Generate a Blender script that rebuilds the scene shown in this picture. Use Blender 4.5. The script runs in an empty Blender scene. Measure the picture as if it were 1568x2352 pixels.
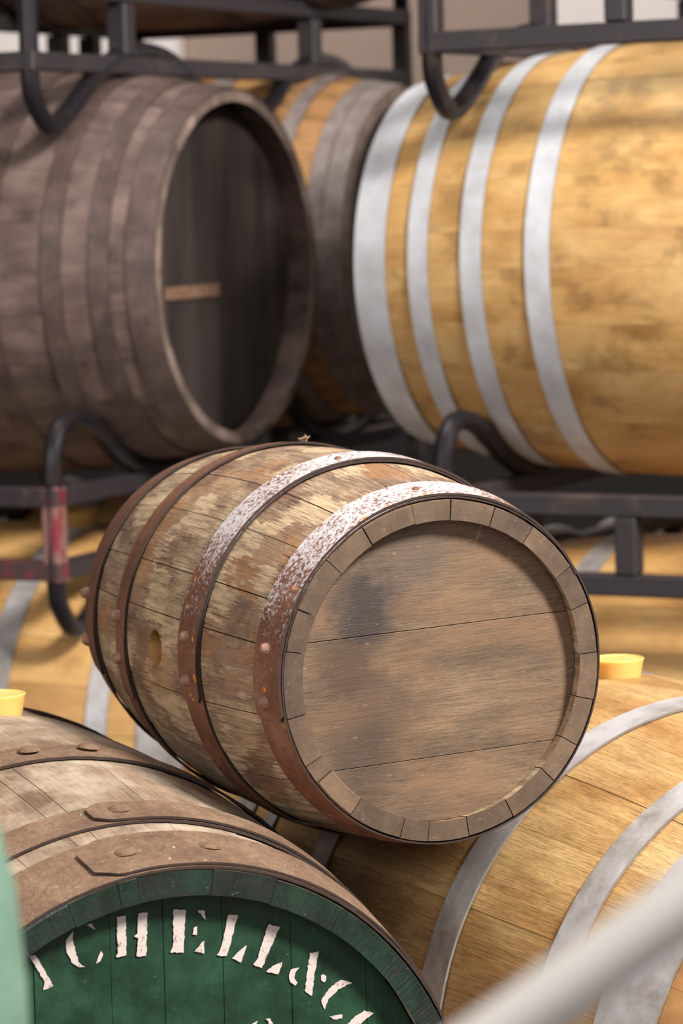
import bpy, bmesh, math, random
from mathutils import Vector, Matrix
C = bpy.context.scene.collection
PI = math.pi
rnd = random.Random(7)
UP = 1.5                                   # height of the camera above the floor

# ------------------------------------------------------------------ camera
CR = Vector((0.99959, -0.00291, -0.02847)); CU = Vector((0.02862, 0.10159, 0.99441)); CF = Vector((0.0, 0.99482, -0.10163))
cam = bpy.data.cameras.new('camera'); cam_o = bpy.data.objects.new('camera', cam); C.objects.link(cam_o)
M = Matrix((CR, CU, -CF)).transposed().to_4x4(); M.translation = Vector((0, 0, UP)); cam_o.matrix_world = M
cam.sensor_fit = 'VERTICAL'; cam.sensor_height = 36; cam.lens = 7298.56 / 2352 * 36
cam.dof.use_dof = True; cam.dof.focus_distance = 3.02; cam.dof.aperture_fstop = 7.5
cam.clip_start = .05
bpy.context.scene.camera = cam_o

# ------------------------------------------------------------------ light
W = bpy.data.worlds.new('world'); bpy.context.scene.world = W; W.use_nodes = True
W.node_tree.nodes['Background'].inputs[0].default_value = (.9, .93, 1, 1)
W.node_tree.nodes['Background'].inputs[1].default_value = .3
vs = bpy.context.scene.view_settings
vs.view_transform = 'Standard'; vs.look = 'None'; vs.gamma = 1; vs.use_curve_mapping = False; vs.exposure = 0.0

def area(name, loc, target, sx, sy, power, col):
    l = bpy.data.lights.new(name, 'AREA'); l.shape = 'RECTANGLE'; l.size = sx; l.size_y = sy; l.energy = power; l.color = col
    o = bpy.data.objects.new(name, l); C.objects.link(o); o.location = loc
    o.rotation_euler = (Vector(target) - Vector(loc)).to_track_quat('-Z', 'Y').to_euler()
    return o
area('key_light', (2.7, 1.0, 4.3), (0, 3.3, 1.0), 0.9, 0.9, 560, (1, .96, .9))          # high-bay lamp to the right
area('front_fill_light', (0.9, -2.2, 3.0), (0, 4, 1.0), 3.2, 2.4, 80, (.97, .97, 1))     # added soft fill from behind the camera, source unseen
area('left_fill_light', (-3.2, .6, 2.6), (-.2, 3.6, 1.1), 1.6, 1.4, 75, (1, .97, .93))        # fill added to brighten the cask's left side, source unseen
area('ceiling_light', (0.4, 4.4, 5.4), (0.4, 4.8, 0), 2.4, 2.4, 85, (1, .97, .93))       # lamps over the racks
area('wall_fill_light', (-1.5, 9.6, 4.0), (-1.1, 10.9, 2.0), .5, .5, 40, (1, .95, .93))  # unseen lamp added to brighten the back wall, left part
area('wall_fill_light', (1.6, 8.6, 4.4), (1.2, 9.9, 2.0), .8, .8, 40, (1, .95, .93))  # unseen lamp added to brighten the back wall, right part

# ------------------------------------------------------------------ object helpers
def link(name, bm, m, parent=None, smooth=None):
    me = bpy.data.meshes.new(name); bm.normal_update(); bm.to_mesh(me); bm.free(); me.set_sharp_from_angle(angle=.6)
    if m: me.materials.append(m)
    return place(name, me, parent)
def place(name, me, parent=None):
    o = bpy.data.objects.new(name, me); C.objects.link(o)
    if parent: o.parent = parent
    return o
def thing(name, label, cat, loc, rot=None, group=None):
    o = bpy.data.objects.new(name, None); C.objects.link(o); o.empty_display_size = .1
    o.location = loc
    if rot: o.rotation_euler = rot
    o['label'] = label; o['category'] = cat
    if group: o['group'] = group
    return o
def tag(o, label, cat, group=None):
    o['label'] = label; o['category'] = cat
    if group: o['group'] = group
    return o
def box(bm, c, s, rot=None):
    r = bmesh.ops.create_cube(bm, size=1)['verts']
    for v in r:
        v.co = Vector((v.co.x * s[0], v.co.y * s[1], v.co.z * s[2]))
        if rot: v.co = rot @ v.co
        v.co += Vector(c)
def bevel(bm, w, seg=1):
    bmesh.ops.bevel(bm, geom=list(bm.edges), offset=w, segments=seg, affect='EDGES', profile=.6)
def tube(bm, pts, r, closed=False, n=12):
    pts = [Vector(p) for p in pts]; N = len(pts); rings = []; prev = None
    for i, p in enumerate(pts):
        a = pts[(i - 1) % N] if (closed or i > 0) else p
        b = pts[(i + 1) % N] if (closed or i < N - 1) else p
        t = (b - a).normalized()
        if prev is None:
            u = t.cross(Vector((0, 0, 1)));  u = u if u.length > .1 else t.cross(Vector((1, 0, 0)))
        else: u = prev - t * prev.dot(t)
        u.normalize(); prev = u; v = t.cross(u)
        rings.append([bm.verts.new(p + r * (math.cos(2*PI*k/n) * u + math.sin(2*PI*k/n) * v)) for k in range(n)])
    for i in range(N if closed else N - 1):
        A = rings[i]; B = rings[(i + 1) % N]
        for k in range(n):
            f = bm.faces.new((A[k], A[(k+1) % n], B[(k+1) % n], B[k])); f.smooth = True
    if not closed:
        bm.faces.new(rings[0][::-1]); bm.faces.new(rings[-1])
    bmesh.ops.recalc_face_normals(bm, faces=list(bm.faces))
def spline(P, n=6, closed=False):
    P = [Vector(p) for p in P]; N = len(P); out = []
    for i in range(N if closed else N - 1):
        g = lambda k: P[k % N] if closed else P[max(0, min(N - 1, k))]
        a, b, c, d = g(i-1), g(i), g(i+1), g(i+2)
        for j in range(n):
            t = j / n
            out.append(.5 * ((2*b) + (c-a)*t + (2*a-5*b+4*c-d)*t*t + (3*b-a-3*c+d)*t**3))
    if not closed: out.append(P[-1])
    return out
def lathe(bm, prof, n=32, mat_=None):
    rings = []
    for r, z in prof:
        rings.append([bm.verts.new((r*math.cos(2*PI*k/n), r*math.sin(2*PI*k/n), z)) for k in range(n)])
    for A, B in zip(rings, rings[1:]):
        for k in range(n):
            f = bm.faces.new((A[k], A[(k+1) % n], B[(k+1) % n], B[k])); f.smooth = True
    bm.faces.new(rings[0][::-1]); bm.faces.new(rings[-1])

# ------------------------------------------------------------------ material helpers
def lin(c): return tuple((x/255/12.92 if x/255 <= .04045 else ((x/255+.055)/1.055)**2.4) for x in c) + (1,)
class Mt:
    def __init__(s, name, rough=.6, metal=0.0, spec=.5):
        s.m = bpy.data.materials.new(name); s.m.use_nodes = True; s.t = s.m.node_tree
        s.b = s.t.nodes['Principled BSDF']; s.b.inputs['Roughness'].default_value = rough
        s.b.inputs['Metallic'].default_value = metal; s.b.inputs['Specular IOR Level'].default_value = spec
    def n(s, kind): return s.t.nodes.new('ShaderNode' + kind)
    def put(s, sock, v):
        if hasattr(v, 'is_output') or isinstance(v, bpy.types.NodeSocket): s.t.links.new(v, sock)
        else: sock.default_value = v
    def coord(s, out='UV'): return s.n('TexCoord').outputs[out]
    def rand(s): return s.n('ObjectInfo').outputs['Random']
    def mapv(s, v, scale=(1, 1, 1), loc=(0, 0, 0), rot=(0, 0, 0)):
        n = s.n('Mapping'); s.put(n.inputs[0], v); s.put(n.inputs['Location'], loc); n.inputs['Rotation'].default_value = rot; n.inputs['Scale'].default_value = scale
        return n.outputs[0]
    def offs(s, v, r, k=(31, 17, 9)):
        c = s.n('VectorMath'); c.operation = 'SCALE'; c.inputs[0].default_value = k; s.put(c.inputs['Scale'], r)
        a = s.n('VectorMath'); a.operation = 'ADD'; s.put(a.inputs[0], v); s.put(a.inputs[1], c.outputs[0]); return a.outputs[0]
    def noise(s, v, sc=1, det=3, ro=.55, dist=0):
        n = s.n('TexNoise'); s.put(n.inputs['Vector'], v); n.inputs['Scale'].default_value = sc; n.inputs['Detail'].default_value = det
        n.inputs['Roughness'].default_value = ro; n.inputs['Distortion'].default_value = dist; return n.outputs['Fac']
    def vor(s, v, sc=1, out='Distance', feat='F1', dist='EUCLIDEAN', rn=1):
        n = s.n('TexVoronoi'); n.feature = feat; n.distance = dist; s.put(n.inputs['Vector'], v); n.inputs['Scale'].default_value = sc
        n.inputs['Randomness'].default_value = rn; return n.outputs[out]
    def ramp(s, f, stops, interp='LINEAR'):
        n = s.n('ValToRGB'); s.put(n.inputs[0], f); e = n.color_ramp.elements; n.color_ramp.interpolation = interp
        while len(e) < len(stops): e.new(.5)
        for i, (p, c) in enumerate(stops):
            e[i].position = p; e[i].color = c if isinstance(c, tuple) else (c, c, c, 1)
        return n.outputs[0]
    def step(s, f, a, b, lo=0.0, hi=1.0):
        n = s.n('MapRange'); s.put(n.inputs[0], f); n.inputs[1].default_value = a; n.inputs[2].default_value = b
        n.inputs[3].default_value = lo; n.inputs[4].default_value = hi; n.clamp = True; return n.outputs[0]
    def mix(s, f, a, b, mode='MIX'):
        n = s.n('Mix'); n.data_type = 'RGBA'; n.blend_type = mode; s.put(n.inputs[0], f); s.put(n.inputs[6], a); s.put(n.inputs[7], b); return n.outputs[2]
    def math(s, op, a, b=0.0, c=0.0):
        n = s.n('Math'); n.operation = op; s.put(n.inputs[0], a); s.put(n.inputs[1], b)
        if op in ('MULTIPLY_ADD',): s.put(n.inputs[2], c)
        return n.outputs[0]
    def sep(s, v): n = s.n('SeparateXYZ'); s.put(n.inputs[0], v); return n.outputs
    def bump(s, h, d=.001, st=1.0, prev=None):
        n = s.n('Bump'); n.inputs['Distance'].default_value = d; n.inputs['Strength'].default_value = st; s.put(n.inputs['Height'], h)
        if prev: s.put(n.inputs['Normal'], prev)
        s.t.links.new(n.outputs[0], s.b.inputs['Normal']); return n.outputs[0]
    def color(s, c): s.put(s.b.inputs['Base Color'], c); return s
    def rough(s, r): s.put(s.b.inputs['Roughness'], r); return s

def wood(name, cols, stain=None, stain_amt=.5, grain=(7, 420), gstr=.35, blotch=(6, 22), rough=.62, vary=.12, bumpd=.0006, dust=None, dust_amt=0.0, extra=None, share=True, fine=(45, 900)):
    """cols: four sRGB tones from dark to pale; grain runs along U (metres), V is across (metres)"""
    t = Mt(name, rough); uv = t.coord('UV'); r = t.rand(); v = t.offs(uv, r)
    base_v = v if share else uv
    bl = t.noise(t.mapv(base_v, (blotch[0], blotch[1], 1)), 1, 4, .6, .3)
    col = t.ramp(bl, [(.28, lin(cols[0])), (.42, lin(cols[1])), (.56, lin(cols[2])), (.74, lin(cols[3]))])
    g1 = t.noise(t.mapv(v, (grain[0], grain[1], 1)), 1, 3, .6, .15)
    g2 = t.noise(t.mapv(v, (grain[0]*4, grain[1]*2.6, 1)), 1, 2, .5)
    g = t.math('ADD', t.math('MULTIPLY', g1, .65), t.math('MULTIPLY', g2, .35))
    gm = t.step(g, .36, .6, 1 - gstr, 1 + gstr * .35)
    pores = t.step(t.noise(t.mapv(v, (fine[0], fine[1], 1)), 1, 3, .6), .34, .46, 1 - gstr * 1.1, 1)
    g = t.math('ADD', g, t.math('MULTIPLY', pores, .5))
    tone = t.step(r, 0, 1, 1 - vary, 1 + vary)
    k = t.math('MULTIPLY', t.math('MULTIPLY', gm, pores), tone)
    kc = t.n('CombineColor'); [t.put(kc.inputs[i], k) for i in range(3)]
    col = t.mix(1.0, col, kc.outputs[0], 'MULTIPLY')
    if stain:
        st = t.step(t.noise(t.mapv(uv if not share else t.offs(uv, r, (5, 3, 2)), (9, 11, 1), (3.1, 7.7, 0)), 1, 5, .62, .4), .52, .64, 0, stain_amt)
        col = t.mix(st, col, lin(stain))
    if extra: col = extra(t, uv, v, r, col)
    if dust:
        d = t.step(t.noise(t.mapv(uv, (14, 14, 1)), 1, 5, .65), .42, .68, 0, dust_amt)
        col = t.mix(d, col, lin(dust))
    t.color(col); t.bump(g, bumpd, .8)
    return t.m

# stains and patches on the small cask's staves
def hero_extra(t, uv, v, r, col):
    # patchy blocks, laid out along and across the staves
    cell = t.vor(t.mapv(t.offs(t.offs(uv, t.noise(t.mapv(uv, (14, 420, 1)), 1, 3, .7), (.075, 0, 0)), t.noise(t.mapv(uv, (60, 60, 1)), 1, 3, .6), (.012, .014, 0)), (15, 24, 1)), 1, 'Color', 'F1', 'CHEBYCHEV', .8)
    cs = t.sep(cell)
    soft = t.noise(t.mapv(uv, (18, 160, 1)), 1, 4, .7)
    soft2 = t.noise(t.mapv(uv, (13, 15, 1), (9, 2, 0)), 1, 5, .65, .5)
    m1 = t.math('MULTIPLY', t.step(cs[0], .60, .66), t.step(soft, .34, .62, .0, .7))
    col = t.mix(m1, col, lin((222, 194, 156)))
    m2 = t.math('MULTIPLY', t.step(cs[1], .70, .74), t.step(soft, .36, .5, .15, .7))
    col = t.mix(m2, col, lin((124, 88, 68)))
    m3 = t.math('MULTIPLY', t.step(cs[2], .86, .9), t.step(soft, .35, .5, .15, .6))
    col = t.mix(m3, col, lin((160, 112, 72)))
    m4 = t.step(soft2, .56, .68, 0, .55)
    col = t.mix(m4, col, lin((92, 72, 62)))
    m5 = t.step(t.noise(t.mapv(uv, (16, 60, 1), (1, 5, 0)), 1, 4, .7), .57, .68, 0, .5)
    col = t.mix(m5, col, lin((208, 190, 162)))
    # drying cracks that follow the grain, in clusters
    ck = t.noise(t.mapv(t.offs(uv, t.noise(t.mapv(uv, (40, 40, 1)), 1, 2), (0, .004, 0)), (16, 420, 1), (7, 1, 0)), 1, 3, .6)
    cl = t.step(t.noise(t.mapv(uv, (14, 26, 1), (4, 4, 0)), 1, 4, .6), .46, .62)
    col = t.mix(t.math('MULTIPLY', t.step(ck, .57, .61, 0, .85), cl), col, lin((52, 40, 34)))
    ln = t.noise(t.mapv(uv, (5, 260, 1), (2, 9, 0)), 1, 2, .5)
    return t.mix(t.step(t.math('ABSOLUTE', t.math('SUBTRACT', ln, .5)), .0, .006, .55, 0), col, lin((60, 46, 38)))
M_HERO = wood('weathered_oak', [(108, 84, 68), (142, 116, 94), (168, 142, 115), (194, 172, 140)], grain=(18, 420), fine=(80, 1100), gstr=.40, blotch=(9, 30), vary=.10, extra=hero_extra, share=False, bumpd=.0009)
def head_extra(t, uv, v, r, col):
    # damp round stains on the cask head
    pk = t.step(t.noise(t.mapv(uv, (9, 22, 1), (2, 4, 0)), 1, 4, .6), .45, .62, 0, .42)
    col = t.mix(pk, col, lin((136, 100, 70)))
    wv = t.offs(uv, t.noise(t.mapv(uv, (26, 40, 1)), 1, 5, .7), (.07, .07, 0))
    for (cx, cy, rad, amt, c) in ((-.068, .078, .036, .95, (56, 46, 42)), (-.072, .052, .028, .95, (54, 44, 40)), (-.098, .07, .02, .6, (64, 54, 50)), (-.095, .01, .042, .85, (74, 54, 42)), (-.055, -.03, .036, .65, (78, 60, 48)), (-.085, -.07, .042, .85, (70, 55, 45)), (-.03, -.15, .03, .6, (80, 64, 54)), (-.02, .115, .045, .5, (84, 72, 68)), (-.11, -.04, .03, .5, (96, 72, 54))):
        d = t.n('VectorMath'); d.operation = 'DISTANCE'; t.put(d.inputs[0], wv); d.inputs[1].default_value = (cx + .035, cy + .035, 0)
        col = t.mix(t.step(d.outputs['Value'], rad * .45, rad * 1.15, amt, 0), col, lin(c))
    sp = t.step(t.noise(t.mapv(uv, (60, 260, 1)), 1, 3, .7), .66, .72, 0, .35)
    return t.mix(sp, col, lin((190, 172, 150)))
M_HERO_HEAD = wood('stained_oak_head', [(82, 64, 49), (101, 80, 62), (118, 95, 73), (137, 112, 87)], grain=(30, 520), fine=(100, 1000), gstr=.36, blotch=(5, 18), vary=.05, extra=head_extra, share=False)
M_HERO_END = None
M_GOLD = wood('golden_oak', [(150, 106, 58), (180, 138, 86), (198, 160, 106), (214, 182, 130)], stain=(120, 78, 36), stain_amt=.35, grain=(16, 420), fine=(90, 1200), gstr=.34, blotch=(5, 15), rough=.5, vary=.10)
M_GOLD2 = wood('amber_oak', [(166, 120, 66), (198, 152, 92), (212, 170, 110), (226, 192, 138)], stain=(96, 66, 38), stain_amt=.45, grain=(10, 160), gstr=.14, blotch=(6, 9), rough=.5, vary=.05)
M_GOLD3 = wood('pale_oak', [(168, 122, 70), (190, 144, 86), (206, 162, 102), (218, 178, 120)], stain=(140, 98, 56), stain_amt=.3, grain=(8, 160), gstr=.12, blotch=(4, 12), rough=.55, vary=.05)
M_DUST = wood('dusty_brown_oak', [(98, 76, 60), (120, 97, 78), (134, 110, 90), (154, 132, 110)], stain=(96, 72, 54), stain_amt=.35, grain=(14, 320), gstr=.26, blotch=(7, 20), rough=.8, vary=.06, dust=(206, 192, 170), dust_amt=.5)
M_DARK = wood('dark_grey_oak', [(64, 50, 47), (88, 70, 66), (109, 89, 83), (132, 111, 104)], stain=(46, 34, 33), stain_amt=.5, grain=(6, 120), gstr=.14, blotch=(7, 12), rough=.62, vary=.05, dust=(150, 128, 116), dust_amt=.22)
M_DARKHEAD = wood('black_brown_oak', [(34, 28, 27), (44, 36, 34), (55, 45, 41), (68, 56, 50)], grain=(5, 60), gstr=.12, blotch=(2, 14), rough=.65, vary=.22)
M_BROWN = wood('brown_oak', [(126, 90, 54), (160, 116, 72), (180, 134, 86), (196, 152, 104)], stain=(90, 76, 60), stain_amt=.6, grain=(6, 90), gstr=.14, blotch=(6, 12), rough=.6, vary=.08)
def end_grain(name, cols, spots=None, rough=.75):
    t = Mt(name, rough); uv = t.coord('Object'); r = t.rand()
    n = t.noise(t.mapv(uv, (90, 90, 90)), 1, 6, .75); n2 = t.noise(t.mapv(uv, (14, 14, 14)), 1, 4, .6)
    col = t.ramp(n2, [(.3, lin(cols[0])), (.5, lin(cols[1])), (.7, lin(cols[2]))])
    k = t.math('MULTIPLY', t.step(n, .3, .7, .82, 1.12), t.step(r, 0, 1, .72, 1.2))
    kc = t.n('CombineColor'); [t.put(kc.inputs[i], k) for i in range(3)]
    col = t.mix(1.0, col, kc.outputs[0], 'MULTIPLY')
    if spots: col = t.mix(t.step(t.noise(t.mapv(uv, (230, 230, 230)), 1, 4, .75), .6, .7, 0, .6), col, lin(spots))
    t.color(col); t.bump(n, .0007, .7); return t.m
M_END = end_grain('oak_end_grain', [(70, 54, 43), (94, 74, 58), (114, 92, 72)], (140, 126, 106))
M_END_DARK = end_grain('dark_end_grain', [(92, 76, 70), (120, 102, 92), (150, 130, 118)])
M_END_GOLD = end_grain('golden_end_grain', [(120, 80, 42), (146, 100, 54), (166, 122, 72)])
def green_paint(name, worn, k=1.0):
    t = Mt(name, .5); o = t.coord('Object'); n = t.noise(t.mapv(o, (26, 26, 26)), 1, 5, .65); f = t.noise(t.mapv(o, (160, 160, 160)), 1, 3, .6)
    col = t.ramp(n, [(.3, lin((12*k, 44*k, 28*k))), (.5, lin((17*k, 64*k, 40*k))), (.72, lin((28*k, 82*k, 53*k)))])
    col = t.mix(t.step(t.noise(t.mapv(o, (9, 9, 9)), 1, 6, .75), .6 - worn, .66 - worn*.6, 0, .85 if worn else .35), col, lin((22, 22, 18)))
    col = t.mix(t.step(f, .69, .73, 0, .4), col, lin((90, 124, 100)))
    g = t.noise(t.mapv(t.coord('UV'), (14, 300, 1)), 1, 3, .6)
    t.color(col); t.rough(t.step(n, .3, .7, .42, .66)); b = t.bump(t.math('ADD', g, t.math('MULTIPLY', f, .5)), .0012 if worn else .0007, .8); return t.m
M_GREEN = green_paint('green_paint', 0.0, .8); M_GREENWORNSHADE = green_paint('worn_shaded_green_paint', .14, .55)  # second one for the chime: real wear, plus its shadow painted as darker green
def stencil():
    t = Mt('stencil_white', .7); o = t.coord('Object'); n = t.noise(t.mapv(o, (210, 210, 210)), 1, 4, .7)
    t.color(t.mix(t.step(n, .60, .66, 0, .8), lin((196, 182, 176)), lin((120, 84, 70)))); t.bump(n, .0005); return t.m
M_STENCIL = stencil()
def rust(name, cols, zinc=None, dots=False, rough=.7, bd=.0006, sp=0.0):
    """U is along the barrel in metres, V is the angle in radians"""
    t = Mt(name, rough); uv = t.coord('UV'); o = t.coord('Object')
    n = t.noise(t.mapv(o, (22, 22, 22)), 1, 5, .65); f = t.noise(t.mapv(o, (170, 170, 170)), 1, 5, .75)
    col = t.ramp(n, [(.3, lin(cols[0])), (.5, lin(cols[1])), (.7, lin(cols[2]))])
    col = t.mix(t.step(f, .36, .6, .42, 0), col, lin((58, 38, 30)))
    if sp: col = t.mix(t.step(t.noise(t.mapv(o, (120, 120, 120)), 1, 4, .8), .64, .70, 0, sp), col, lin((214, 196, 176)))
    if zinc:
        ang = t.sep(uv)[1]; a0, a1, amt = zinc
        mask = t.math('MULTIPLY', t.step(ang, a0 - .5, a0 + .25), t.step(ang, a1 - .15, a1 + .75, 1, 0))
        big = t.noise(t.mapv(o, (16, 16, 16), (3, 1, 0)), 1, 4, .7)
        thr = t.math('ADD', t.math('MULTIPLY', mask, .36), t.math('MULTIPLY', big, .35))
        sp2 = t.noise(t.mapv(o, (230, 230, 230)), 1, 5, .75)
        z = t.step(t.math('ADD', thr, sp2), 0.92, 1.06, 0, amt)
        col = t.mix(z, col, lin((205, 198, 200)))
    if dots:
        d = t.vor(t.mapv(o, (75, 75, 75)), 1); pick = t.noise(t.mapv(o, (28, 28, 28), (5, 5, 5)), 1, 2)
        col = t.mix(t.math('MULTIPLY', t.step(d, .16, .24, 1, 0), t.step(pick, .58, .6)), col, lin((216, 134, 32)))
    t.color(col); t.bump(t.math('ADD', n, f), bd, .9); return t.m
M_RUST = rust('rusty_hoop', [(92, 58, 42), (118, 78, 58), (142, 98, 74)])
M_RUSTZ = rust('flaking_zinc_hoop', [(98, 60, 42), (124, 80, 60), (146, 100, 78)], zinc=(1.1, 2.55, .95), dots=True, rough=.55)
M_RUSTDUST = rust('dusty_rust_hoop', [(98, 74, 56), (122, 95, 74), (142, 115, 92)], rough=.95, bd=.0022, sp=.7)
M_RUSTDARK = rust('dark_hoop', [(68, 54, 51), (90, 74, 70), (110, 93, 88)], rough=.5)
M_GREYHOOP = rust('grey_hoop', [(112, 100, 96), (140, 128, 124), (162, 150, 146)], rough=.5)
def zinc_m(name, base, dirt, amt, metal=.35, rough=.38):
    t = Mt(name, rough, metal); o = t.coord('Object'); n = t.noise(t.mapv(o, (12, 12, 12)), 1, 5, .7); sp = t.vor(t.mapv(o, (34, 34, 34)), 1, 'Color')
    col = t.mix(t.step(n, .40, .70, 0, amt), lin(base), lin(dirt))
    col = t.mix(t.math('MULTIPLY', t.sep(sp)[0], .08), col, lin((236, 238, 244)))
    t.color(col); t.rough(t.step(t.noise(t.mapv(o, (30, 30, 30)), 1, 4, .6), .3, .7, rough - .08, rough + .16)); t.bump(n, .0006, .4); return t.m
M_ZINC = zinc_m('galvanised_hoop', (216, 218, 224), (150, 142, 140), .5, .12, .42)
M_ZINCW = zinc_m('worn_galvanised_hoop', (182, 179, 181), (112, 99, 84), .9, .15, .42)
def steel(name, base, wear, red=None):
    t = Mt(name, .34 if 'tube' in name else .5, .5 if 'tube' in name else .2); o = t.coord('Object'); n = t.noise(t.mapv(o, (14, 14, 14)), 1, 5, .65)
    col = t.mix(t.step(n, .55, .72, 0, .55), lin(base), lin(wear))
    if red: col = t.mix(t.step(t.noise(t.mapv(o, (9, 9, 9), (4, 2, 7)), 1, 3, .6), .40, .52, .0, .9), lin(red[0]) if False else col, lin(red[0])); col = t.mix(t.step(t.noise(t.mapv(o, (16, 16, 12), (1, 8, 3)), 1, 3, .6), .55, .62, 0, .9), col, lin(red[1]))
    t.color(col); t.bump(n, .0005, .4); return t.m
M_STEEL = steel('dark_rack_steel', (54, 48, 51), (96, 78, 70))
M_TUBE = steel('dark_tube_steel', (42, 38, 43), (100, 74, 54))
M_REDSTEEL = steel('red_worn_steel', (74, 54, 58), (140, 96, 88), ((150, 108, 102), (136, 44, 58)))
def plain(name, c, rough=.5, sub=0, n=.08, sc=8):
    t = Mt(name, rough); o = t.coord('Object'); k = t.noise(t.mapv(o, (sc, sc, sc)), 1, 4, .6)
    t.color(t.mix(t.step(k, .3, .7), lin(tuple(x*(1-n) for x in c)), lin(tuple(min(255, x*(1+n)) for x in c))))
    if sub:
        t.b.inputs['Subsurface Weight'].default_value = sub; t.b.inputs['Subsurface Scale'].default_value = .02; t.b.inputs['Subsurface Radius'].default_value = (1, .7, .25)
    return t.m
M_BUNG = plain('yellow_silicone', (228, 186, 108), .4, .5, .03)
M_BUNGDARK = plain('amber_silicone', (170, 130, 70), .45, .2, .05)
M_STEELRED = steel('part_red_steel', (54, 46, 50), (150, 112, 104), ((84, 62, 62), (136, 44, 58)))
M_WHITE = plain('white_gloss_paint', (188, 184, 180), .35, 0, .02)
M_PALEGREEN = plain('pale_green_paint', (96, 124, 108), .55, 0, .14, 14)
M_WALL = plain('taupe_wall', (158, 138, 126), .85, 0, .07, 1.5)
M_WALLWHITE = plain('white_wall_panel', (232, 224, 222), .7, 0, .02)
M_FLOOR = plain('concrete_floor', (88, 82, 78), .7, 0, .12, 3)
M_CEIL = plain('ceiling_paint', (150, 145, 140), .9, 0, .05)
M_PLATE = plain('brown_paper_tag', (112, 84, 66), .8, 0, .25, 90)
M_SPLINTER = plain('wood_splinter', (160, 130, 100), .8)
M_SHADEPANEL = plain('painted_shade_panel', (30, 26, 25), .8, 0, .1, 2)
M_BORE = plain('bored_oak', (176, 132, 76), .7, 0, .15, 60)
M_JOINT = plain('stave_joint', (70, 52, 40), .9)
M_EDGE = plain('hoop_edge', (50, 34, 27), .8, 0, .1, 60)
M_EDGEZ = plain('zinc_hoop_edge', (120, 112, 106), .6, 0, .1, 60)
M_RIVET = plain('rivet_iron', (140, 104, 88), .6, 0, .15, 120)

# ------------------------------------------------------------------ setting
AZ = 1.127
RA = Vector((math.sin(AZ), -math.cos(AZ), 0)); RB = Vector((math.cos(AZ), math.sin(AZ), 0))
def room(u, w, z): return RA * u + RB * w + Vector((0, 0, z))        # u along the rack rows, w across them
ROT = Matrix.Rotation(AZ - PI/2, 3, 'Z')
def struct(name, c, s, m):
    bm = bmesh.new(); box(bm, c, s, ROT); o = link(name, bm, m); o['kind'] = 'structure'; return o
H = 6.0
U0, U1, W0, W1 = -9.0, 5.0, -4.0, 9.4
um, wm = (U0+U1)/2, (W0+W1)/2
struct('floor', room(um, wm, -.05), (U1-U0+.4, W1-W0+.4, .1), M_FLOOR)
struct('ceiling', room(um, wm, H+.05), (U1-U0+.4, W1-W0+.4, .1), M_CEIL)
struct('wall_back', room(um, W1+.1, H/2), (U1-U0, .2, H), M_WALL)
struct('bright_wall_panel_1', room(-7.0, W1-.02, 1.6), (4.0, .06, 3.2), M_WALLWHITE)  # white panel added where the back wall is bright, not a door
struct('bright_wall_panel_2', room(-1.0, W1-.02, 1.6), (5.4, .06, 3.2), M_WALLWHITE)  # same added white panel for the bright wall on the right
struct('shade_panel_1', room(um, W1-.05, .85), (U1-U0, .1, 1.7), M_SHADEPANEL)  # near-black panel, paints in the deep shade behind the lower racks
struct('wall_front', room(um, W0-.1, H/2), (U1-U0, .2, H), M_WALL)
struct('wall_left', room(U0-.1, wm, H/2), (.2, W1-W0, H), M_WALL)
struct('wall_right', room(U1+.1, wm, H/2), (.2, W1-W0, H), M_WALL)

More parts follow.
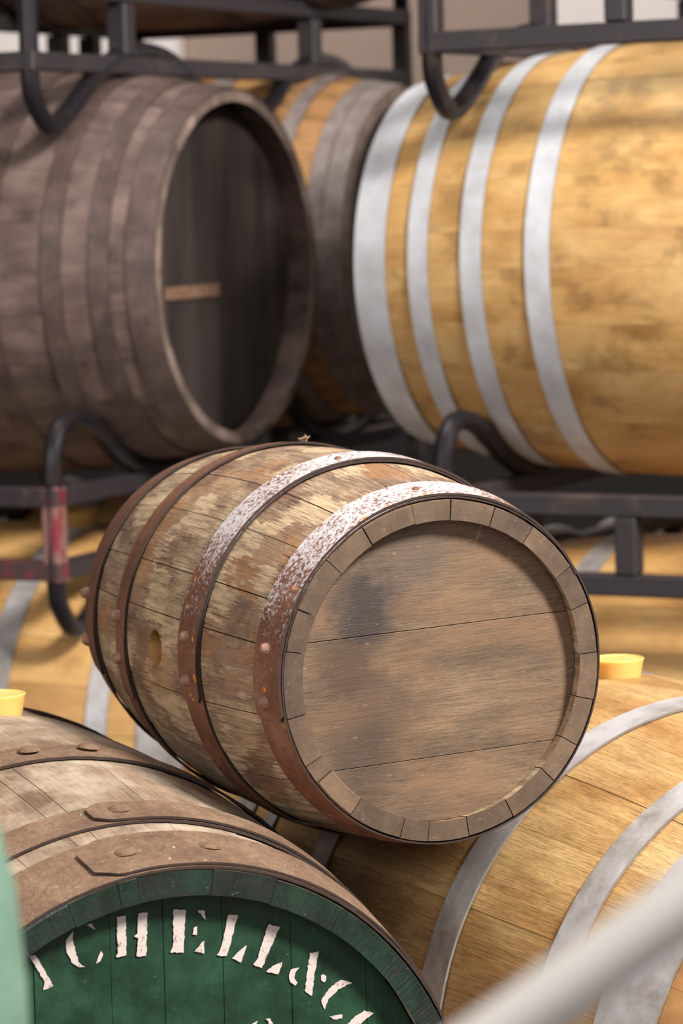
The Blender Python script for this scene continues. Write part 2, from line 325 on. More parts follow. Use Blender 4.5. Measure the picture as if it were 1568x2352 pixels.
# ------------------------------------------------------------------ barrels
def rad(s, B): return B['Rb'] - (B['Rb'] - B['Rh']) * (s / B['Lh'])**2
def rt(s, th, r): return Vector((s, r*math.cos(th), r*math.sin(th)))
def stave_mesh(B, a0, a1, dr=0, ds=0, ns=22, nt=3, inner=True):
    bm = bmesh.new(); uvl = bm.loops.layers.uv.new('UVMap')
    Lh, tk = B['Lh'], B['tk']; gap = B.get('gap', .0005)
    S = [-Lh + 2*Lh*i/ns for i in range(ns+1)]; S[-1] += ds
    O, I = [], []
    for s in S:
        r = rad(min(s, Lh), B) + dr; g = gap / r
        O.append([bm.verts.new(rt(s, a0+g+(a1-a0-2*g)*j/nt, r)) for j in range(nt+1)])
        I.append([bm.verts.new(rt(s, a0+g+(a1-a0-2*g)*j/nt, r-tk)) for j in range(nt+1)])
    R = B['Rb']
    def face(vs, uvs, sm=False, mi=0):
        f = bm.faces.new(vs); f.smooth = sm; f.material_index = mi
        for l, q in zip(f.loops, uvs): l[uvl].uv = q
    ang = lambda j: (a0 + (a1-a0)*j/nt) * R
    for i in range(ns):
        for j in range(nt):
            face((O[i][j], O[i+1][j], O[i+1][j+1], O[i][j+1]), ((S[i], ang(j)), (S[i+1], ang(j)), (S[i+1], ang(j+1)), (S[i], ang(j+1))), True)
            face((I[i][j], I[i][j+1], I[i+1][j+1], I[i+1][j]), ((S[i], ang(j)), (S[i], ang(j+1)), (S[i+1], ang(j+1)), (S[i+1], ang(j))), True)
        for j, fl in ((0, False), (nt, True)):
            q = (O[i][j], I[i][j], I[i+1][j], O[i+1][j]); uvq = ((S[i], 0), (S[i], tk), (S[i+1], tk), (S[i+1], 0))
            if fl: q = q[::-1]; uvq = uvq[::-1]
            face(q, uvq, False, 2)
    for i, fl in ((0, True), (ns, False)):
        for j in range(nt):
            q = (O[i][j], I[i][j], I[i][j+1], O[i][j+1]); uvq = ((0, ang(j)), (tk, ang(j)), (tk, ang(j+1)), (0, ang(j+1)))
            if not fl: q = q[::-1]; uvq = uvq[::-1]
            face(q[::-1], uvq[::-1], False, 1)
    bmesh.ops.recalc_face_normals(bm, faces=list(bm.faces))
    # soften the end arrises a little
    es = [e for e in bm.edges if abs(e.verts[0].co.x) >= Lh-1e-6 and abs(e.verts[1].co.x) >= Lh-1e-6 and len(e.link_faces) == 2 and any(f.material_index == 1 for f in e.link_faces) and any(f.material_index == 0 for f in e.link_faces)]
    if B.get('soft'): bmesh.ops.bevel(bm, geom=es, offset=B['soft'], segments=1, affect='EDGES', material=1)
    me = bpy.data.meshes.new('stave'); bm.to_mesh(me); bm.free(); me.set_sharp_from_angle(angle=.5)
    me.materials.append(B['wood']); me.materials.append(B['end']); me.materials.append(M_JOINT)
    return me
def hoop_obj(B, s0, s1, m, root, thick=.0022, lift=.0008, wob=.0006, name='hoop', a0=0, a1=2*PI, n=96, seed=0, parent=None, corner=0):
    bm = bmesh.new(); uvl = bm.loops.layers.uv.new('UVMap'); full = abs(a1-a0-2*PI) < 1e-6
    rr = random.Random(seed); ph = [rr.uniform(0, 6) for _ in range(4)]
    rings = []; A = [a0+(a1-a0)*k/n for k in range(n+(0 if full else 1))]
    for k, th in enumerate(A):
        w = wob*(math.sin(3*th+ph[0]) + .6*math.sin(7*th+ph[1]) + .4*math.sin(17*th+ph[2]))
        c = 0
        if corner and not full:                      # clipped corners at both ends of a strap
            d = a1-th; c = max(0, corner - d*B['Rb']) * .8
        f0, f1 = s0 + c + w*.6, s1 - c + w*.6
        fm = (f0+f1)/2; tp = 0 if (full or not corner) else .004*max(0, 1-(th-a0)/.5)**1.5
        rr_ = [(f0, 0), (f0, 1), (fm, 1), (f1, 1), (f1, 0)]
        rings.append([bm.verts.new(rt(s, th, rad(min(s, B['Lh']), B)+lift+abs(w)*.5+(.0006 if s == f1 else 0)+(thick if o else 0)-tp)) for s, o in rr_])
    N = len(rings)
    for k in range(N if full else N-1):
        P, Q = rings[k], rings[(k+1) % N]; t0, t1 = A[k], A[k]+(a1-a0)/n
        for j in range(5):
            jj = (j+1) % 5
            f = bm.faces.new((P[j], P[jj], Q[jj], Q[j])); f.smooth = j in (1, 2); f.material_index = 0 if j in (1, 2) else 1
            for l, q in zip(f.loops, ((P[j].co.x, t0), (P[jj].co.x, t0), (Q[jj].co.x, t1), (Q[j].co.x, t1))): l[uvl].uv = q
    if not full: bm.faces.new(rings[0]); bm.faces.new(rings[-1][::-1])
    bmesh.ops.recalc_face_normals(bm, faces=list(bm.faces))
    o = link(name, bm, m, parent or root); o.data.materials.append(M_EDGEZ if m in (M_ZINC, M_ZINCW) else M_EDGE)
    if parent is None: o.location = (0, 0, B['Rb'])
    return o
def rivet(B, s, th, parent, m, r=.0065, h=.0045, lift=.005):
    bm = bmesh.new(); p = rt(s, th, rad(s, B)+lift); nrm = Vector((0, math.cos(th), math.sin(th))); X = Vector((1, 0, 0)); T = X.cross(nrm)
    rings = []
    for q, hh in ((1.08, -.35), (1, .1), (.86, .55), (.5, .9)):
        rings.append([bm.verts.new(p + nrm*h*hh + r*q*(math.cos(PI*k/5)*X + math.sin(PI*k/5)*T)) for k in range(10)])
    for A, Bq in zip(rings, rings[1:]):
        for k in range(10): bm.faces.new((A[k], A[(k+1) % 10], Bq[(k+1) % 10], Bq[k])).smooth = True
    bm.faces.new(rings[-1]).smooth = True
    bmesh.ops.recalc_face_normals(bm, faces=list(bm.faces))
    return link('rivet', bm, m, parent)
def head_planks(B, side, root, offs, phi, m, s, tk=.016, names='head_board', gap=.0003):
    """boards of one head: clipped between parallel lines that run along phi"""
    R = rad(B['Lh'], B) - B['tk'] + .003; d = Vector((0, math.cos(phi), math.sin(phi))); nrm = Vector((0, -math.sin(phi), math.cos(phi)))
    cuts = [-R] + sorted(offs) + [R]
    for q, (c0, c1) in enumerate(zip(cuts, cuts[1:])):
        c0 += gap; c1 -= gap
        pts = []
        n = 28
        a0, a1 = math.asin(max(-1, c0/R)), math.asin(min(1, c1/R))
        for k in range(n+1): t = a0+(a1-a0)*k/n; pts.append((R*math.cos(t), R*math.sin(t)))
        for k in range(n+1): t = a1+(a0-a1)*k/n; pts.append((-R*math.cos(t), R*math.sin(t)))
        # drop doubles
        cl = []
        for p in pts:
            if not cl or math.hypot(p[0]-cl[-1][0], p[1]-cl[-1][1]) > 1e-4: cl.append(p)
        if math.hypot(cl[0][0]-cl[-1][0], cl[0][1]-cl[-1][1]) < 1e-4: cl.pop()
        bm = bmesh.new(); uvl = bm.loops.layers.uv.new('UVMap'); dz = rnd.uniform(-.0006, .0006)
        F = [bm.verts.new(Vector((side*(s+dz), 0, 0)) + d*x + nrm*y) for x, y in cl]
        Bk = [bm.verts.new(Vector((side*(s-tk), 0, 0)) + d*x + nrm*y) for x, y in cl]
        f1 = bm.faces.new(F); f2 = bm.faces.new(Bk[::-1]); K = len(cl)
        for k in range(K): bm.faces.new((F[k], Bk[k], Bk[(k+1) % K], F[(k+1) % K]))
        for f in bm.faces:
            for l in f.loops: l[uvl].uv = (l.vert.co.dot(d), l.vert.co.dot(nrm))
        bmesh.ops.recalc_face_normals(bm, faces=list(bm.faces))
        es = [e for e in f1.edges]; bmesh.ops.bevel(bm, geom=es, offset=.0004, segments=1, affect='EDGES')
        o = link(names, bm, m, root); o.location = (0, 0, B['Rb'])
def barrel(name, label, group, c, az, el, B, joints=None, n=26, hoops=(), far_hoops=None, planks=(), phi=0, recess=.03, both=True, hole=None, detail=True):
    cz = Vector(c); X = Vector((math.sin(az)*math.cos(el), -math.cos(az)*math.cos(el), math.sin(el)))
    Y = Vector((0, 0, 1)).cross(X).normalized(); Z = X.cross(Y)
    root = thing(name, label, 'barrel', cz - Z*B['Rb'], None, group)
    Mx = Matrix((X, Y, Z)).transposed(); root.rotation_euler = Mx.to_euler()
    if joints:
        js = sorted(joints)
        for q, a in enumerate(js):
            b = js[(q+1) % len(js)] + (2*PI if q == len(js)-1 else 0)
            me = stave_mesh(B, a, b, rnd.uniform(-.0005, .0005), rnd.uniform(-.0014, .0004), ns=26 if detail else 18, nt=4)
            o = place('stave', me, root); o.location = (0, 0, B['Rb'])
            if hole and a < hole[1] < b:
                cb = bmesh.new(); bmesh.ops.create_cone(cb, cap_ends=True, segments=28, radius1=hole[2], radius2=hole[2], depth=.12)
                cut = link('cutter', cb, None); th = hole[1]; nr = Vector((0, math.cos(th), math.sin(th)))
                cut.matrix_world = Matrix.Translation(rt(hole[0], th, rad(hole[0], B))) @ nr.to_track_quat('Z', 'Y').to_matrix().to_4x4()
                tmp = bpy.data.objects.new('tmp', me); C.objects.link(tmp)
                mod = tmp.modifiers.new('b', 'BOOLEAN'); mod.object = cut; mod.operation = 'DIFFERENCE'; mod.solver = 'EXACT'
                bpy.context.view_layer.update(); dg = bpy.context.evaluated_depsgraph_get()
                nm = bpy.data.meshes.new_from_object(tmp.evaluated_get(dg)); nm.name = 'stave'
                nm.materials.append(M_BORE)
                for p in nm.polygons:
                    cc = p.center; rr = (cc - nr*cc.dot(nr)); rr = (rr - Vector((hole[0], 0, 0))).length
                    if abs(rr - hole[2]) < .0012 and abs(p.normal.dot(nr)) < .3: p.material_index = 3; p.use_smooth = True
                nm.set_sharp_from_angle(angle=.5); o.data = nm; bpy.data.objects.remove(tmp); bpy.data.objects.remove(cut)
    else:
        me = stave_mesh(B, -PI/n, PI/n, ns=16, nt=3)
        for k in range(n):
            o = place('stave', me, root); o.location = (0, 0, B['Rb']); o.rotation_euler = (2*PI*k/n, 0, 0)
    hs = []
    for q, h in enumerate(hoops):
        hs.append(hoop_obj(B, h[0], h[1], h[2], root, thick=h[3] if len(h) > 3 else .0025, seed=q+int(c[0]*100)))
    head_planks(B, 1, root, planks, phi, B['headm'], B['Lh']-recess)
    if both: head_planks(B, -1, root, planks, phi, B['headm'], B['Lh']-recess)
    return root, hs
D2R = PI/180
# the small cask on top of the pile
BS = dict(Lh=.2885, Rh=.166, Rb=.1938, tk=.0195, wood=M_HERO, end=M_END, headm=M_HERO_HEAD, soft=.0012)
js = [1.6, 19.2, 33.5, 53.6, 69.5, 86.1, 100.6, 119.5, 135.7, 154.4, 168.7, 191.3, 208.5, 215.4, 232.0, 252.2, 262.7, 278.1, 295.4, 314.3, 328.8, 345.3]
small, sh = barrel('small_barrel', 'small weathered oak barrel with rusty hoops and open bung hole, resting across the pile', None,
    (-.0178, 3.2994, -.4644+UP), .4009, -.0093, BS, joints=[j*D2R for j in js],
    hoops=((.2421, .2880, M_RUSTZ, .0016), (.0808, .1246, M_RUSTZ, .0018), (-.1235, -.0880, M_RUST), (-.2880, -.2276, M_RUST)),
    planks=(.0408, -.086), phi=.035, recess=.017, hole=(.0057, 179.4*D2R, .0185))
hoop_obj(BS, .2421, .2882, M_RUSTZ, None, name='hoop_strap', a0=30*D2R, a1=191.7*D2R, n=90, parent=sh[0], lift=.0034, thick=.0024, corner=.006, wob=.0003)
hoop_obj(BS, .0808, .1248, M_RUSTZ, None, name='hoop_strap', a0=30*D2R, a1=191.4*D2R, n=90, parent=sh[1], lift=.0034, thick=.0024, corner=.006, wob=.0003)
hoop_obj(BS, -.1230, -.0885, M_RUST, None, name='hoop_strap', a0=168.1*D2R, a1=200*D2R, n=24, parent=sh[2], lift=.0038, thick=.0015, corner=.004, wob=.0003)
hoop_obj(BS, -.2870, -.2286, M_RUST, None, name='hoop_strap', a0=166*D2R, a1=200*D2R, n=24, parent=sh[3], lift=.0042, thick=.002, corner=.008, wob=.0003)
for q, l in enumerate((((.2629, 169.4), (.2615, 186.1)), ((.1000, 172.7), (.1010, 185.3)), ((-.1120, 174.0), (-.1110, 187.2)), ((-.2757, 172.1), (-.2780, 189.7)))):
    for s, th in l: rivet(BS, s, th*D2R, sh[q], M_RIVET, r=.0064, h=.0068, lift=.0062)
rivet(BS, .107, 98.5*D2R, sh[1], M_RUST, r=.004, h=.003, lift=.0056); rivet(BS, .265, 95*D2R, sh[0], M_RUST, r=.004, h=.003, lift=.0056)

# the green headed barrel, lower left
BG = dict(Lh=.5092, Rh=.2914, Rb=.3455, tk=.0235, wood=M_DUST, end=M_GREENWORNSHADE, headm=M_GREEN, soft=.0015, gap=.0003)
gj = [109.8, 100.2, 96.4, 81.9, 69.2, 54.3, 38.0, 26.1]
gj += [122 + 14.5*k for k in range(18)]
gj = [g for g in gj if g < 380]
gz = -.8885+UP
green, gh = barrel('green_headed_barrel', 'large dusty barrel with green painted head and white stencilled letters, under the small barrel', None,
    (-.3770, 3.2560, gz), .4343, -.0136, BG, joints=[(g % 360)*D2R for g in gj],
    hoops=((.427, .5092, M_RUSTDUST, .0026), (.3481, .3964, M_RUSTDUST, .0026), (.1393, .1914, M_RUSTDUST, .003),
           (-.1914, -.1393, M_RUSTDUST, .0035), (-.3964, -.3481, M_RUSTDUST, .0035), (-.5092, -.427, M_RUSTDUST, .0035)),
    planks=(-.2, -.125, -.0568, .0008, .0521, .1249, .20), phi=0, recess=.022)
for o in green.children:                                             # boards of the green head stand upright
    if o.name.startswith('head_board'): bpy.data.objects.remove(o)
head_planks(BG, 1, green, (-.2, -.1245, -.0568, .0008, .0521, .1249, .20), PI/2, M_GREEN, BG['Lh']-.022, gap=.00015)
head_planks(BG, -1, green, (-.18, -.06, .06, .18), PI/2, M_DUST, BG['Lh']-.03)
hoop_obj(BG, .432, .5085, M_RUSTDUST, None, name='hoop_strap', a0=20*D2R, a1=102.5*D2R, n=80, parent=gh[0], lift=.0042, thick=.0022, corner=.022, wob=.0008)
hoop_obj(BG, .3495, .396, M_RUSTDUST, None, name='hoop_strap', a0=20*D2R, a1=94.5*D2R, n=80, parent=gh[1], lift=.0042, thick=.0022, corner=.014, wob=.0008)
for q, s, th in ((0, .4684, 95.1), (0, .4690, 79.8), (1, .3700, 89.1), (2, .1620, 91.5), (2, .1600, 81.1)): rivet(BG, s, th*D2R, gh[q], M_RUSTDUST, r=.0105, h=.0032, lift=.0072)
LET = [[[(-0.1285,0.2267),(-0.1231,0.2277),(-0.1115,0.205),(-0.1071,0.1973),(-0.1165,0.1941),(-0.1157,0.202)]],[[(-0.0874,0.2443),(-0.0943,0.2367),(-0.0944,0.2282),(-0.0894,0.2162),(-0.0834,0.2109),(-0.0772,0.2104),(-0.0829,0.2154),(-0.0851,0.2249),(-0.0872,0.2358)],[(-0.074,0.2483),(-0.0695,0.2491),(-0.0653,0.2419),(-0.0696,0.2456)],[(-0.0615,0.2233),(-0.0591,0.2194),(-0.062,0.2134),(-0.0662,0.2118),(-0.0636,0.2186)]],[[(-0.0452,0.2525),(-0.0367,0.2521),(-0.0372,0.2165),(-0.0417,0.2157),(-0.0476,0.2151),(-0.0453,0.219)],[(-0.0248,0.2528),(-0.0158,0.2521),(-0.0182,0.2127),(-0.0275,0.2136),(-0.0255,0.23),(-0.0299,0.232),(-0.0258,0.2344)]],[[(0.0091,0.2522),(0.0211,0.25),(0.018,0.2115),(0.0045,0.2129),(0.008,0.2179)],[(0.0325,0.2486),(0.0401,0.2472),(0.04,0.2386),(0.0373,0.2422)],[(0.029,0.2339),(0.0322,0.2338),(0.031,0.2254),(0.0271,0.2272)],[(0.0379,0.2198),(0.0378,0.208),(0.0291,0.2108)]],[[(0.0629,0.2405),(0.0721,0.2393),(0.0602,0.2022),(0.0508,0.2043),(0.0538,0.2091)],[(0.0805,0.21),(0.0739,0.1946),(0.0655,0.2),(0.0703,0.204)]],[[(0.1019,0.2269),(0.1135,0.223),(0.0946,0.1868),(0.0862,0.1908),(0.0902,0.1956)],[(0.1152,0.1895),(0.1107,0.1784),(0.0988,0.1829),(0.1055,0.1871)]],[[(0.132,0.1821),(0.1241,0.1817),(0.1213,0.1769),(0.1219,0.1707),(0.1276,0.1663),(0.1296,0.1682),(0.1263,0.1734),(0.128,0.179)],[(0.1433,0.1946),(0.152,0.1949),(0.1476,0.1764),(0.1438,0.1538),(0.1369,0.1595),(0.1397,0.1774)],[(0.1538,0.1715),(0.1562,0.1728),(0.1585,0.1708),(0.1586,0.1669),(0.1562,0.1654),(0.1535,0.1672)]],[[(0.1853,0.1603),(0.1814,0.1634),(0.1727,0.165),(0.163,0.1596),(0.1565,0.1531),(0.1529,0.1477),(0.1561,0.1392),(0.1603,0.1482),(0.1709,0.1564),(0.1797,0.1596)],[(0.175,0.1321),(0.1679,0.1327),(0.1615,0.1318),(0.1654,0.1286),(0.1737,0.1286)]],[[(0.2067,0.1292),(0.1975,0.1327),(0.1877,0.1289),(0.1779,0.1206),(0.1761,0.1105),(0.1824,0.1081),(0.1883,0.1177),(0.1972,0.1239)]],[[(0.0893,0.1384),(0.0838,0.136),(0.0798,0.13),(0.078,0.1215),(0.0827,0.1222),(0.0852,0.1307)],[(0.0967,0.139),(0.101,0.1387),(0.1036,0.134),(0.1042,0.128),(0.1008,0.1299),(0.0994,0.136)]]]
def letter(polys):
    bm = bmesh.new(); rr = random.Random(len(polys)*7+int(polys[0][0][0]*1e4))
    for P in polys:
        pts = []
        for (y0, z0), (y1, z1) in zip(P, P[1:]+P[:1]):
            L = math.hypot(y1-y0, z1-z0); k = max(1, int(L/.0022))
            for j in range(k):
                t = j/k; pts.append((y0+(y1-y0)*t+rr.uniform(-.0005, .0005), z0+(z1-z0)*t+rr.uniform(-.0005, .0005)))
        s = BG['Lh']-.022
        f = bm.faces.new([bm.verts.new((s+.0009, y, z)) for y, z in pts])
        r = bmesh.ops.extrude_face_region(bm, geom=[f]); vs_ = [v for v in r['geom'] if isinstance(v, bmesh.types.BMVert)]
        for v in vs_: v.co.x += .0005
    bmesh.ops.triangulate(bm, faces=list(bm.faces)); bmesh.ops.recalc_face_normals(bm, faces=list(bm.faces))
    o = link('painted_letter', bm, M_STENCIL, green); o.location = (0, 0, BG['Rb'])
for P in LET: letter(P)

# the golden barrel, lower right
BIG = dict(Lh=.4757, Rh=.2932, Rb=.3478, tk=.027, wood=M_GOLD, end=M_END_GOLD, headm=M_GOLD, soft=.0012)
def big(**k): d = dict(BIG); d.update(k); return d
sym = lambda L, m: tuple((a, b, m) for a, b in L) + tuple((-b, -a, m) for a, b in L)
H3 = ((.400, .4752), (.3130, .3494), (.1284, .1705)); H4 = ((.4145, .4752), (.3340, .3709), (.2366, .2749), (.1183, .1608))
yj = [(3 + 360/27*k + rnd.uniform(-2.2, 2.2))*D2R for k in range(27)]
BY = big(Rb=.3455, gap=.00015); _, yh = barrel('golden_barrel', 'large golden oak barrel with galvanised hoops, under the right side of the small barrel', None,
    (.3050, 3.4336, -.8895+UP), .4762, 0, BY, joints=yj, hoops=sym(H3, M_ZINCW), planks=(-.19, -.07, .05, .17), phi=1.2)
rivet(BY, .150, 92*D2R, yh[2], M_ZINCW, r=.008, h=.004, lift=.0035)
# rear row, upper level
ZR = -.128+UP
D0 = Vector((-.5885, 5.5330, ZR)); Q0 = Vector((.5895, 5.0063, ZR)); AQ = 1.0699
QA = Vector((math.sin(AQ), -math.cos(AQ), 0)); QB = Vector((math.cos(AQ), math.sin(AQ), 0))
BD = big(wood=M_DARK, end=M_END_DARK, headm=M_DARKHEAD, tk=.018, soft=.003, gap=.0002)
BM_ = big(wood=M_BROWN, end=M_END_DARK, headm=M_DARKHEAD)
BQ = big(wood=M_GOLD2, gap=.0001, Rb=.342); BP = big(wood=M_GOLD3)
dj = [(5 + 360/25*k + rnd.uniform(-2, 2))*D2R for k in range(25)]
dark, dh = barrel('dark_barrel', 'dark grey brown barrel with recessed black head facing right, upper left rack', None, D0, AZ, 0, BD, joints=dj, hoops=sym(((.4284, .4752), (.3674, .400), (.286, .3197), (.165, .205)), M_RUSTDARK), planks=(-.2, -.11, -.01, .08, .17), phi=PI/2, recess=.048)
bm = bmesh.new(); box(bm, (.4315, -.087, -.037), (.0012, .193, .021)); pl = link('paper_tag', bm, M_PLATE, dark); pl.location = (0, 0, BD['Rb'])
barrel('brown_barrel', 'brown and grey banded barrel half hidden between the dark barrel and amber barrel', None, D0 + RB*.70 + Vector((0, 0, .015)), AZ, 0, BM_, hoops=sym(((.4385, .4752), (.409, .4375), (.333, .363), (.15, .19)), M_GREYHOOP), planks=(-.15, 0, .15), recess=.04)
barrel('amber_barrel', 'bright amber oak barrel with four silver hoops, upper right rack', None, Q0, AQ, 0, BQ, joints=[(2 + 360/26*k + rnd.uniform(-2.2, 2.2))*D2R for k in range(26)], hoops=sym(H4, M_ZINC), planks=(-.15, 0, .15), recess=.04)
# rear row, below and above
PIT = .785
barrel('pale_barrel', 'pale oak barrel with grey hoops lying under the left rack', None, D0 + RA*.02 - Vector((0, 0, PIT)), AZ, 0, BP, hoops=sym(H3, M_ZINCW), planks=(-.15, 0, .15), recess=.04)
barrel('pale_barrel', 'pale oak barrel lying under the right rack, behind the golden barrel', None, Q0 + QA*.0 - Vector((0, 0, PIT)), AQ, 0, BP, hoops=sym(H3, M_ZINCW), planks=(-.15, 0, .15), recess=.04)
barrel('pale_barrel', 'pale oak barrel in the dark behind the one under the left rack', None, D0 + RB*.70 - Vector((0, 0, PIT)), AZ, 0, BP, hoops=sym(H3, M_ZINCW), planks=(-.15, 0, .15), recess=.04)
barrel('pale_barrel', 'pale oak barrel in the dark behind the one under the right rack', None, Q0 + QB*.70 - Vector((0, 0, PIT)), AQ, 0, BP, hoops=sym(H3, M_ZINCW), planks=(-.15, 0, .15), recess=.04)
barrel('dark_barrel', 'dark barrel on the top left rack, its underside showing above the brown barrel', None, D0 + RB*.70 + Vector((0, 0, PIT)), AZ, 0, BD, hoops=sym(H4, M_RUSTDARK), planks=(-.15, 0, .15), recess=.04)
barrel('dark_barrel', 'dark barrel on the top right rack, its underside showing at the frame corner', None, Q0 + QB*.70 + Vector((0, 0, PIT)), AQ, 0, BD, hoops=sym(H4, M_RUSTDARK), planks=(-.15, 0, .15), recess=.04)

# ------------------------------------------------------------------ racks
def rack(label, c, az, sa, sb, sleeve=True, mt=M_STEEL, tub=M_TUBE, foot=-.571, T=1.44, red=False, posts=(.30, 1.04), far_posts=None, aposts=True):
    """c: centre of the first barrel it carries; near side at -.37 across, sa..sb along the barrel axis"""
    A = Vector((math.sin(az), -math.cos(az), 0)); Bv = Vector((math.cos(az), math.sin(az), 0))
    zf = foot - .016
    root = thing('barrel_rack', label, 'rack', Vector(c) + Vector((0, 0, zf)) + A*(sa+sb)/2 + Bv*(T/2-.37), (0, 0, az-PI/2), 'steel barrel racks')
    # local frame: x along A, y along Bv, origin at the rack's middle and feet
    P = lambda s, t, z: Vector((s-(sa+sb)/2, t-T/2, z-zf))
    rc = .339
    arc = lambda u0: [(u0+u, -math.sqrt(rc*rc-u*u)) for u in (-.22, -.16, -.08, 0, .08, .16, .22)]
    far = T-.37
    top = [(0, -.40), (0, -.31), (.012, -.262), (.045, -.235), (.09, -.236)] + arc(.37) + [((.37+far)/2, -.226)] + arc(far) + [(T-.09, -.236), (T-.045, -.235), (T-.012, -.262), (T, -.31), (T, -.40)]
    k = foot + .0
    low_arc = lambda u0: [(u0+u, -PIT+math.sqrt(rc*rc-u*u)) for u in (.22, .16, .08, 0, -.08, -.16, -.22)]
    mid_ = (.37+far)/2
    bot = [(T, -.50), (T-.012, k+.035), (T-.05, k), (T-.10, k+.012)] + low_arc(far) + [(mid_, -.572)] + low_arc(.37) + [(.10, k+.012), (.05, k), (.012, k+.035), (0, -.50)]
    if foot < -.6:   # floor rack: plain feet
        bot = [(T, -.50), (T-.012, k+.035), (T-.05, k), (T-.12, k), (T-.2, -.5), (mid_, -.49), (.2, -.5), (.12, k), (.05, k), (.012, k+.035), (0, -.50)]
    for s in (sa, sb):
        pts = spline([P(s, t, z) for t, z in top+bot], 4, True)
        bm = bmesh.new(); tube(bm, pts, .016, True, 10); link('bent_tube', bm, tub, root)
    def bar(name, p, q, w, m=mt):
        bm = bmesh.new(); d = q-p; box(bm, (p+q)/2, (abs(d.x)+w if abs(d.x) > .01 else w, abs(d.y)+w if abs(d.y) > .01 else w, abs(d.z) if abs(d.z) > .01 else w)); bevel(bm, .003)
        return link(name, bm, m, root)
    zt, zb = -.353, -.471
    for t in (0, T):
        for z in (zt, zb): bar('rail', P(sa, t, z), P(sb, t, z), .032, M_STEELRED if (red and t == 0) else mt)
        if aposts: bar('post', P((sa+sb)/2, t, zt-.016), P((sa+sb)/2, t, zb+.016), .034)
    for s in (sa, sb):
        for z in (zt, zb): bar('cross_rail', P(s, .016, z), P(s, T-.016, z), .030)
        for t in ((0, T) if sleeve else (T,)): 
            o = bar('corner_sleeve', P(s, t, zt+.018), P(s, t, zb-.018), .031, M_REDSTEEL if (red and t == 0) else mt)
            if red and t == 0: o['label'] = 'sleeve with worn red paint'
        for t in (far_posts if (far_posts and s == sa) else posts): bar('post', P(s, t, zt-.016), P(s, t, zb+.016), .036)
    return root
rack('dark steel rack with red paint marks carrying the dark barrel, left', D0, AZ, -.30, .318, red=True)
rack('dark steel rack standing on top of the dark barrel, upper left', D0 + Vector((0, 0, PIT+.026)), AZ, -.30, .305, sleeve=False, posts=(.30, 1.02), far_posts=(1.13, 1.256))
rack('dark steel rack carrying the amber barrel, right', Q0, AQ, -.292, .32)
rack('dark steel rack standing on top of the amber barrel, upper right', Q0 + Vector((0, 0, PIT+.026)), AQ, -.292, .32, posts=(.40, 1.02))
rack('dark steel floor rack under the pale barrel at left', D0 - Vector((0, 0, PIT)), AZ, -.30, .318, foot=-(ZR-PIT)+.016)
rack('dark steel floor rack under the pale barrel at right', Q0 - Vector((0, 0, PIT)), AQ, -.292, .32, foot=-(ZR-PIT)+.016)
GA = .455; gA = Vector((math.sin(GA), -math.cos(GA), 0)); gB = Vector((math.cos(GA), math.sin(GA), 0))
rack('dark steel floor rack under the green headed barrel and golden barrel', (-.3742, 3.2573, gz), GA, -.30, .32, foot=-gz+.016, T=1.43)

# ------------------------------------------------------------------ bungs and small things
def bung(label, p, m, r=.030, h=.021, group=None, up=None):
    bm = bmesh.new(); lathe(bm, [(r*.78, -.012), (r*.86, 0), (r*.97, h*.85), (r, h*.97), (r*.985, h), (r*.93, h*1.01), (r*.88, h*.95), (.004, h*.93)], 40)
    bmesh.ops.recalc_face_normals(bm, faces=list(bm.faces))
    o = link('bung', bm, m); o.location = p; tag(o, label, 'bung', group); return o
def on(cen, az, s, th, B, z=0):
    X = Vector((math.sin(az), -math.cos(az), 0)); Y = Vector((math.cos(az), math.sin(az), 0)); r = rad(s, B)+z
    return Vector(cen) + X*s + Y*r*math.cos(th*D2R) + Vector((0, 0, r*math.sin(th*D2R)))
bung('yellow silicone bung in the top of the golden barrel at right', on((.2981, 3.43, -.8895+UP), .4762, -.030, 87.4, BY, -.0005), M_BUNG)
bung('yellow silicone bung in the dusty green headed barrel at left edge', on((-.3742, 3.2573, gz), .4343, -.075, 83.6, BG, .0005), M_BUNG)
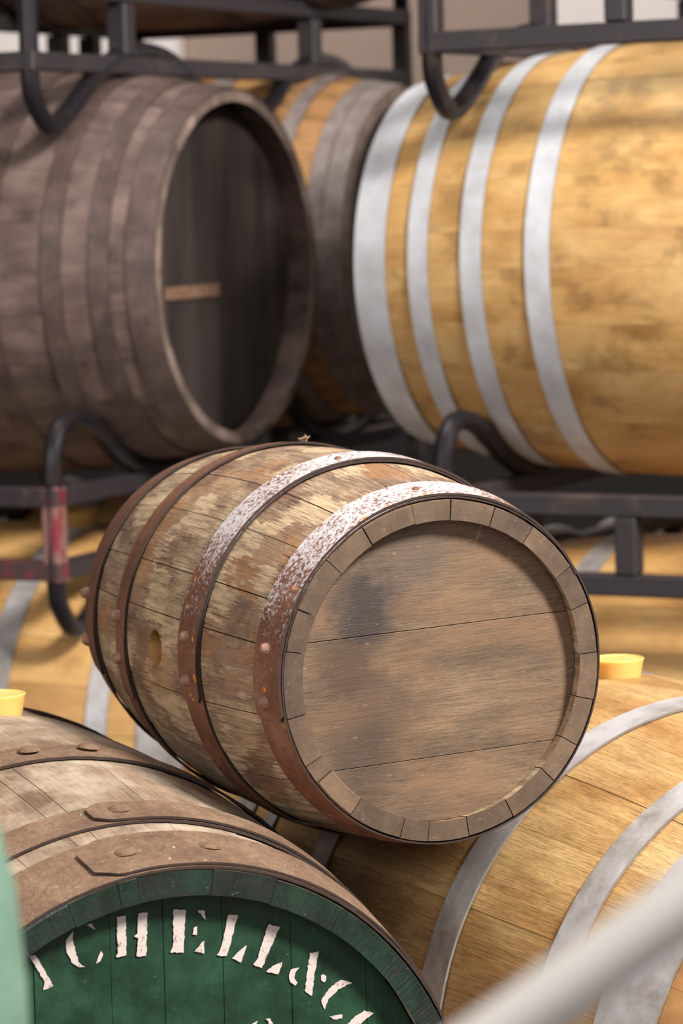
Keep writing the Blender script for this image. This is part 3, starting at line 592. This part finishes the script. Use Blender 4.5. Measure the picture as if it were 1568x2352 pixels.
bung('dull amber bung in the pale barrel under the left rack', on(D0 - Vector((0, 0, PIT)), AZ, .155, 92, BP, .0), M_BUNGDARK, h=.03, r=.036)
# splinters caught on the small cask's hoop
bm = bmesh.new()
for k in range(7):
    a = Vector((rnd.uniform(-.004, .004), rnd.uniform(-.004, .004), 0)); tube(bm, [a, a+Vector((rnd.uniform(-.004, .004), rnd.uniform(-.004, .004), .004)), a+Vector((rnd.uniform(-.009, .009), rnd.uniform(-.009, .009), rnd.uniform(.003, .009)))], .0005, n=5)
o = link('wood_splinter', bm, M_SPLINTER); o.location = on((-.0178, 3.2994, -.4644+UP), .4009, -.10, 84, BS, .004)
tag(o, 'tiny tuft of wood splinters caught on top of the small barrel', 'splinter'); o['kind'] = 'stuff'

# ------------------------------------------------------------------ close foreground: white handrail and pale green post
rail_hi = Vector((.52, 1.02, 1.425)); 
def ray(px, py, d): return (CF + (px-784)/7298.56*CR - (py-1176)/7298.56*CU)*d + Vector((0, 0, UP))
a = ray(1568, 2100, 1.05); b = ray(1300, 2286, 1.05); dv = (a-b).normalized()
root = thing('handrail', 'white painted pipe handrail, blurred in the near right corner', 'handrail', Vector(((a-dv*.30).x, (a-dv*.30).y, 0)))
off = Vector(root.location)
lo, hi = a-dv*.30, a+dv*.55
bm = bmesh.new(); tube(bm, [lo-off, (lo+hi)/2-off+Vector((0, 0, .004)), hi-off], .0112, n=20); link('rail', bm, M_WHITE, root)
for e in (lo+dv*.012, hi-dv*.012):
    bm = bmesh.new(); tube(bm, [Vector((e.x, e.y, 0))-off, e-off], .0105, n=16); link('post', bm, M_WHITE, root)
g = ray(-172, 1880, 1.62)
bm = bmesh.new(); lathe(bm, [(.049, 0), (.049, g.z-.12), (.0485, g.z-.09), (.045, g.z-.04), (.037, g.z-.005), (.022, g.z+.015), (.004, g.z+.02)], 32)
bmesh.ops.recalc_face_normals(bm, faces=list(bm.faces))
o = link('bollard', bm, M_PALEGREEN); o.location = (g.x, g.y, 0); tag(o, 'pale green painted post with rounded top, blurred at the left edge', 'post')
